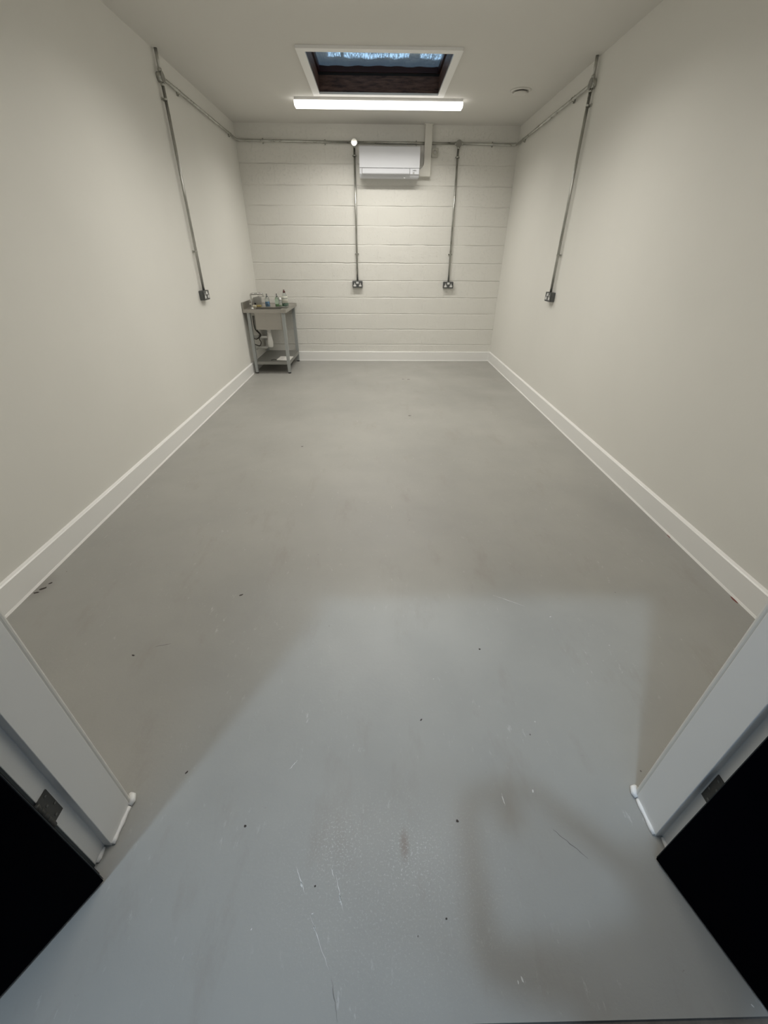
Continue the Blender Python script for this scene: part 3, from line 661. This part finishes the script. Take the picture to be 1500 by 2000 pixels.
# ================================================================== FLOOR MARKS (paint chips and scratches)
def flake(cx, cyy, r, m, name, asp=0.5, ang=0.0, h=0.0008):
    n = 9; pts = []
    for k in range(n):
        t_ = 2*math.pi*k/n; rr = r*random.uniform(0.7, 1.1)
        x, y = rr*math.cos(t_), rr*asp*math.sin(t_)
        pts.append((cx+x*math.cos(ang)-y*math.sin(ang), cyy+x*math.sin(ang)+y*math.cos(ang)))
    return part(MB().prism(pts, 2, -0.001, h), name, m, floor)
for x, y, r, a in ((1.085, 1.533, 0.011, 0.4), (0.725, 1.170, 0.008, -0.3), (1.137, 0.697, 0.006, 1.0), (1.372, 0.542, 0.0045, 0), (2.015, 0.546, 0.005, 0.2), (1.935, 0.868, 0.006, 0.9), (2.221, 1.185, 0.005, 0),
                   (2.215, 5.732, 0.022, 0.1), (2.14, 5.74, 0.014, 0.1), (1.105, 3.415, 0.014, 0.1), (2.125, 4.237, 0.018, 0.2), (0.060, 1.590, 0.018, 0.6), (0.045, 1.560, 0.014, 0.2), (0.070, 1.630, 0.011, 0.8), (1.60, 0.40, 0.003, 0.5), (1.95, 0.33, 0.003, 0)):
    flake(x, y, r, m_chip_d, 'dark_chip', 0.45 if r > 0.0055 else 0.8, a)
for x, y, r, a in ((2.116, 0.222, 0.006, 1.9), (2.105, 0.218, 0.004, 1.6), (2.636, 0.174, 0.004, 2.2), (1.448, 0.318, 0.003, 1), (2.273, 0.625, 0.006, 1.4), (2.60, 1.37, 0.006, 0.4), (1.60, 0.345, 0.003, 0.3)):
    flake(x, y, r, m_chip_w, 'pale_chip', 0.4, a)
flake(W-0.030, 1.470, 0.028, m_chip_r, 'red_chip', 0.22, 1.57); flake(W-0.028, 2.02, 0.02, m_chip_r, 'red_chip', 0.2, 1.57)
def scratch(p, q, w, m=m_chip_w):
    p, q = Vector((*p, 0)), Vector((*q, 0)); d = (q-p); n_ = Vector((-d.y, d.x, 0)).normalized(); L_ = []; R_ = []
    for k in range(11):
        t_ = k/10; ww = w*math.sin(math.pi*min(max(t_, 0.04), 0.96))*random.uniform(0.3, 1.0); c_ = p+d*t_+n_*random.uniform(-0.0012, 0.0012)
        L_.append(tuple((c_+n_*ww)[:2])); R_.append(tuple((c_-n_*ww)[:2]))
    part(MB().prism(L_+R_[::-1], 2, -0.001, 0.0006), 'paint_scratch', m, floor)
scratch((1.542, 0.444), (1.575, 0.385), 0.0013); scratch((1.655, 0.425), (1.680, 0.348), 0.0011); scratch((1.594, 0.343), (1.653, 0.244), 0.0012)
scratch((1.560, 0.41), (1.566, 0.398), 0.003); scratch((1.606, 0.325), (1.612, 0.312), 0.0026); scratch((1.668, 0.385), (1.675, 0.36), 0.0024); scratch((1.66, 0.235), (1.68, 0.165), 0.0010, m_scr); scratch((2.30, 0.52), (2.375, 0.45), 0.0010, m_scr); scratch((0.86, 1.23), (0.80, 1.215), 0.0012, m_scr); scratch((2.36, 1.52), (2.50, 1.44), 0.0012)
scratch((1.640, 0.44), (1.652, 0.415), 0.0009); scratch((2.17, 0.62), (2.172, 0.585), 0.0018); scratch((1.475, 0.70), (1.50, 0.73), 0.0012)

# ================================================================== THE PHOTOGRAPHER outside the doorway (casts the shadow on the floor)
def skin_body(name, joints, edges, radii, levels=2):
    me = bpy.data.meshes.new(name); me.from_pydata([Vector(j) for j in joints], edges, []); o = bpy.data.objects.new(name, me); col.objects.link(o)
    o.modifiers.new('skin', 'SKIN')
    if not me.skin_vertices: me.skin_vertices.new(name='')
    for i, r in enumerate(radii):
        me.skin_vertices[0].data[i].radius = r if isinstance(r, tuple) else (r, r)
    me.skin_vertices[0].data[0].use_root = True
    m = o.modifiers.new('sub', 'SUBSURF'); m.levels = m.render_levels = levels
    dg = bpy.context.evaluated_depsgraph_get(); dg.update()
    me2 = bpy.data.meshes.new_from_object(o.evaluated_get(dg)); me2.name = name
    for p in me2.polygons: p.use_smooth = True
    bpy.data.objects.remove(o, do_unlink=True); return me2
m_skin = mat('skin', (0.55, 0.36, 0.27), 0.5); m_jacket = mat('dark_jacket', (0.03, 0.035, 0.045), 0.8)
m_trous = mat('dark_trousers', (0.02, 0.022, 0.03), 0.8); m_shoe = mat('black_shoes', (0.012, 0.012, 0.012), 0.5); m_hair = mat('brown_hair', (0.045, 0.028, 0.018), 0.7)
m_phone = mat('black_phone', (0.01, 0.01, 0.012), 0.2)
px0, py0 = 2.07, -0.38
J, Ed, Rd = [], [], []
def jn(x, y, z, r, par=None):
    J.append((x, y, z)); Rd.append(r)
    if par is not None: Ed.append((par, len(J)-1))
    return len(J)-1
pel = jn(px0, py0, 0.93, (0.155, 0.115)); wa = jn(px0, py0, 1.10, (0.140, 0.105), pel); ch = jn(px0, py0, 1.30, (0.165, 0.12), wa)
nb = jn(px0, py0, 1.43, (0.085, 0.075), ch); nk = jn(px0, py0+0.015, 1.50, 0.055, nb); h1 = jn(px0, py0+0.035, 1.575, (0.068, 0.085), nk); h2 = jn(px0, py0+0.035, 1.66, (0.074, 0.092), h1); jn(px0, py0+0.025, 1.72, (0.05, 0.06), h2)
hands = []
cam_b = Vector((CX, 0, CZ)) - fw*0.03
for sg in (-1, 1):
    hip = jn(px0+sg*0.095, py0, 0.86, 0.088, pel); kn = jn(px0+sg*0.11, py0+0.01, 0.49, 0.058, hip); ank = jn(px0+sg*0.12, py0-0.02, 0.09, 0.040, kn)
    he = jn(px0+sg*0.12, py0+0.03, 0.040, 0.040, ank); jn(px0+sg*0.135, py0+0.17, 0.028, 0.032, he)
    sh_ = jn(px0+sg*0.175, py0-0.005, 1.385, 0.062, ch)
    el = jn(px0+(0.26 if sg > 0 else -0.34), py0+0.12, 1.15, 0.043, sh_)     # both forearms reach up to the phone
    wr = Vector(cam_b) + Vector((sg*0.125+0.02, -0.045, -0.055)); w_ = jn(*wr, 0.026, el)
    pm = wr + Vector((-sg*0.028, 0.012, 0.050))
    p_ = jn(*pm, (0.034, 0.018), w_)
    hands.append((sg, wr, pm))
me = skin_body('person_body', J, Ed, Rd)
for mm in (m_jacket, m_trous, m_shoe, m_skin): me.materials.append(mm)
for p in me.polygons:
    c_ = p.center; hand = any((Vector(c_)-wr).length < 0.035 or (Vector(c_)-pm).length < 0.06 for sg, wr, pm in hands)
    p.material_index = 3 if (c_.z > 1.485 and abs(c_.x-px0) < 0.12 and c_.y < -0.2) or hand else (2 if c_.z < 0.09 else (1 if c_.z < 0.92 else 0))
per = thing('person', (px0, py0, 0), 'person in a dark jacket standing outside the doorway holding up a phone', 'person')
bo = bpy.data.objects.new('body', me); col.objects.link(bo); bo.parent = per; bo.location = (-px0, -py0, 0)
nose = MB().lathe([(0.0, 0.0), (0.013, 0.004), (0.010, 0.018), (0, 0.03)], (px0, py0+0.115, 1.612), (0, 0.75, -0.5), 12)
part(nose, 'nose', m_skin, per)
for sg in (-1, 1): part(MB().lathe([(0, 0), (0.020, 0.004), (0.022, 0.010), (0, 0.012)], (px0+sg*0.070, py0+0.03, 1.62), (sg, -0.3, 0), 14, sy_=1.5), 'ear', m_skin, per)
part(MB().lathe([(0.088, 0.0), (0.094, 0.03), (0.088, 0.07), (0.06, 0.10), (0, 0.112)], (px0, py0+0.012, 1.648), (0, -0.25, 1), 24, sy_=1.12), 'hair', m_hair, per)
ph_c = Vector(cam_b) - fw*0.012
pmx = Matrix.Identity(4)
for i in range(3): pmx[i][0], pmx[i][1], pmx[i][2] = r2[i], u2[i], fw[i]
pmx.translation = ph_c - u2*0.055 + r2*0.02
pho = thing('phone', tuple(ph_c), 'black phone held up at eye height by the person outside', 'phone')
part(MB().box(-0.036, 0.036, -0.075, 0.075, -0.004, 0.004, None, pmx), 'phone_case', m_phone, pho, bevel=0.003)
for sg, wr, pm in hands:
    for k in range(4):
        L1 = (0.036, 0.040, 0.037, 0.030)[k]
        b0 = pm + r2*(-sg*0.004) + u2*(0.024-0.016*k)
        a1 = b0 + r2*(-sg*0.020) + u2*0.004; a2 = a1 + (r2*(-sg)*0.7 + fw*0.3)*L1*0.6; a3 = a2 + (r2*(-sg)*0.9 - fw*0.2)*L1*0.4
        fm2 = skin_body('finger', [b0, a1, a2, a3], [(0, 1), (1, 2), (2, 3)], [0.0085, 0.0082, 0.0075, 0.006], 1); fm2.materials.append(m_skin)
        fo = bpy.data.objects.new('finger', fm2); col.objects.link(fo); fo.parent = per; fo.location = (-px0, -py0, 0)
    tj = [pm - u2*0.02, pm - u2*0.01 - fw*0.02 + r2*(-sg*0.018), pm + u2*0.008 - fw*0.022 + r2*(-sg*0.040)]
    tm = skin_body('thumb', tj, [(0, 1), (1, 2)], [0.011, 0.010, 0.008], 1); tm.materials.append(m_skin)
    to = bpy.data.objects.new('thumb', tm); col.objects.link(to); to.parent = per; to.location = (-px0, -py0, 0)
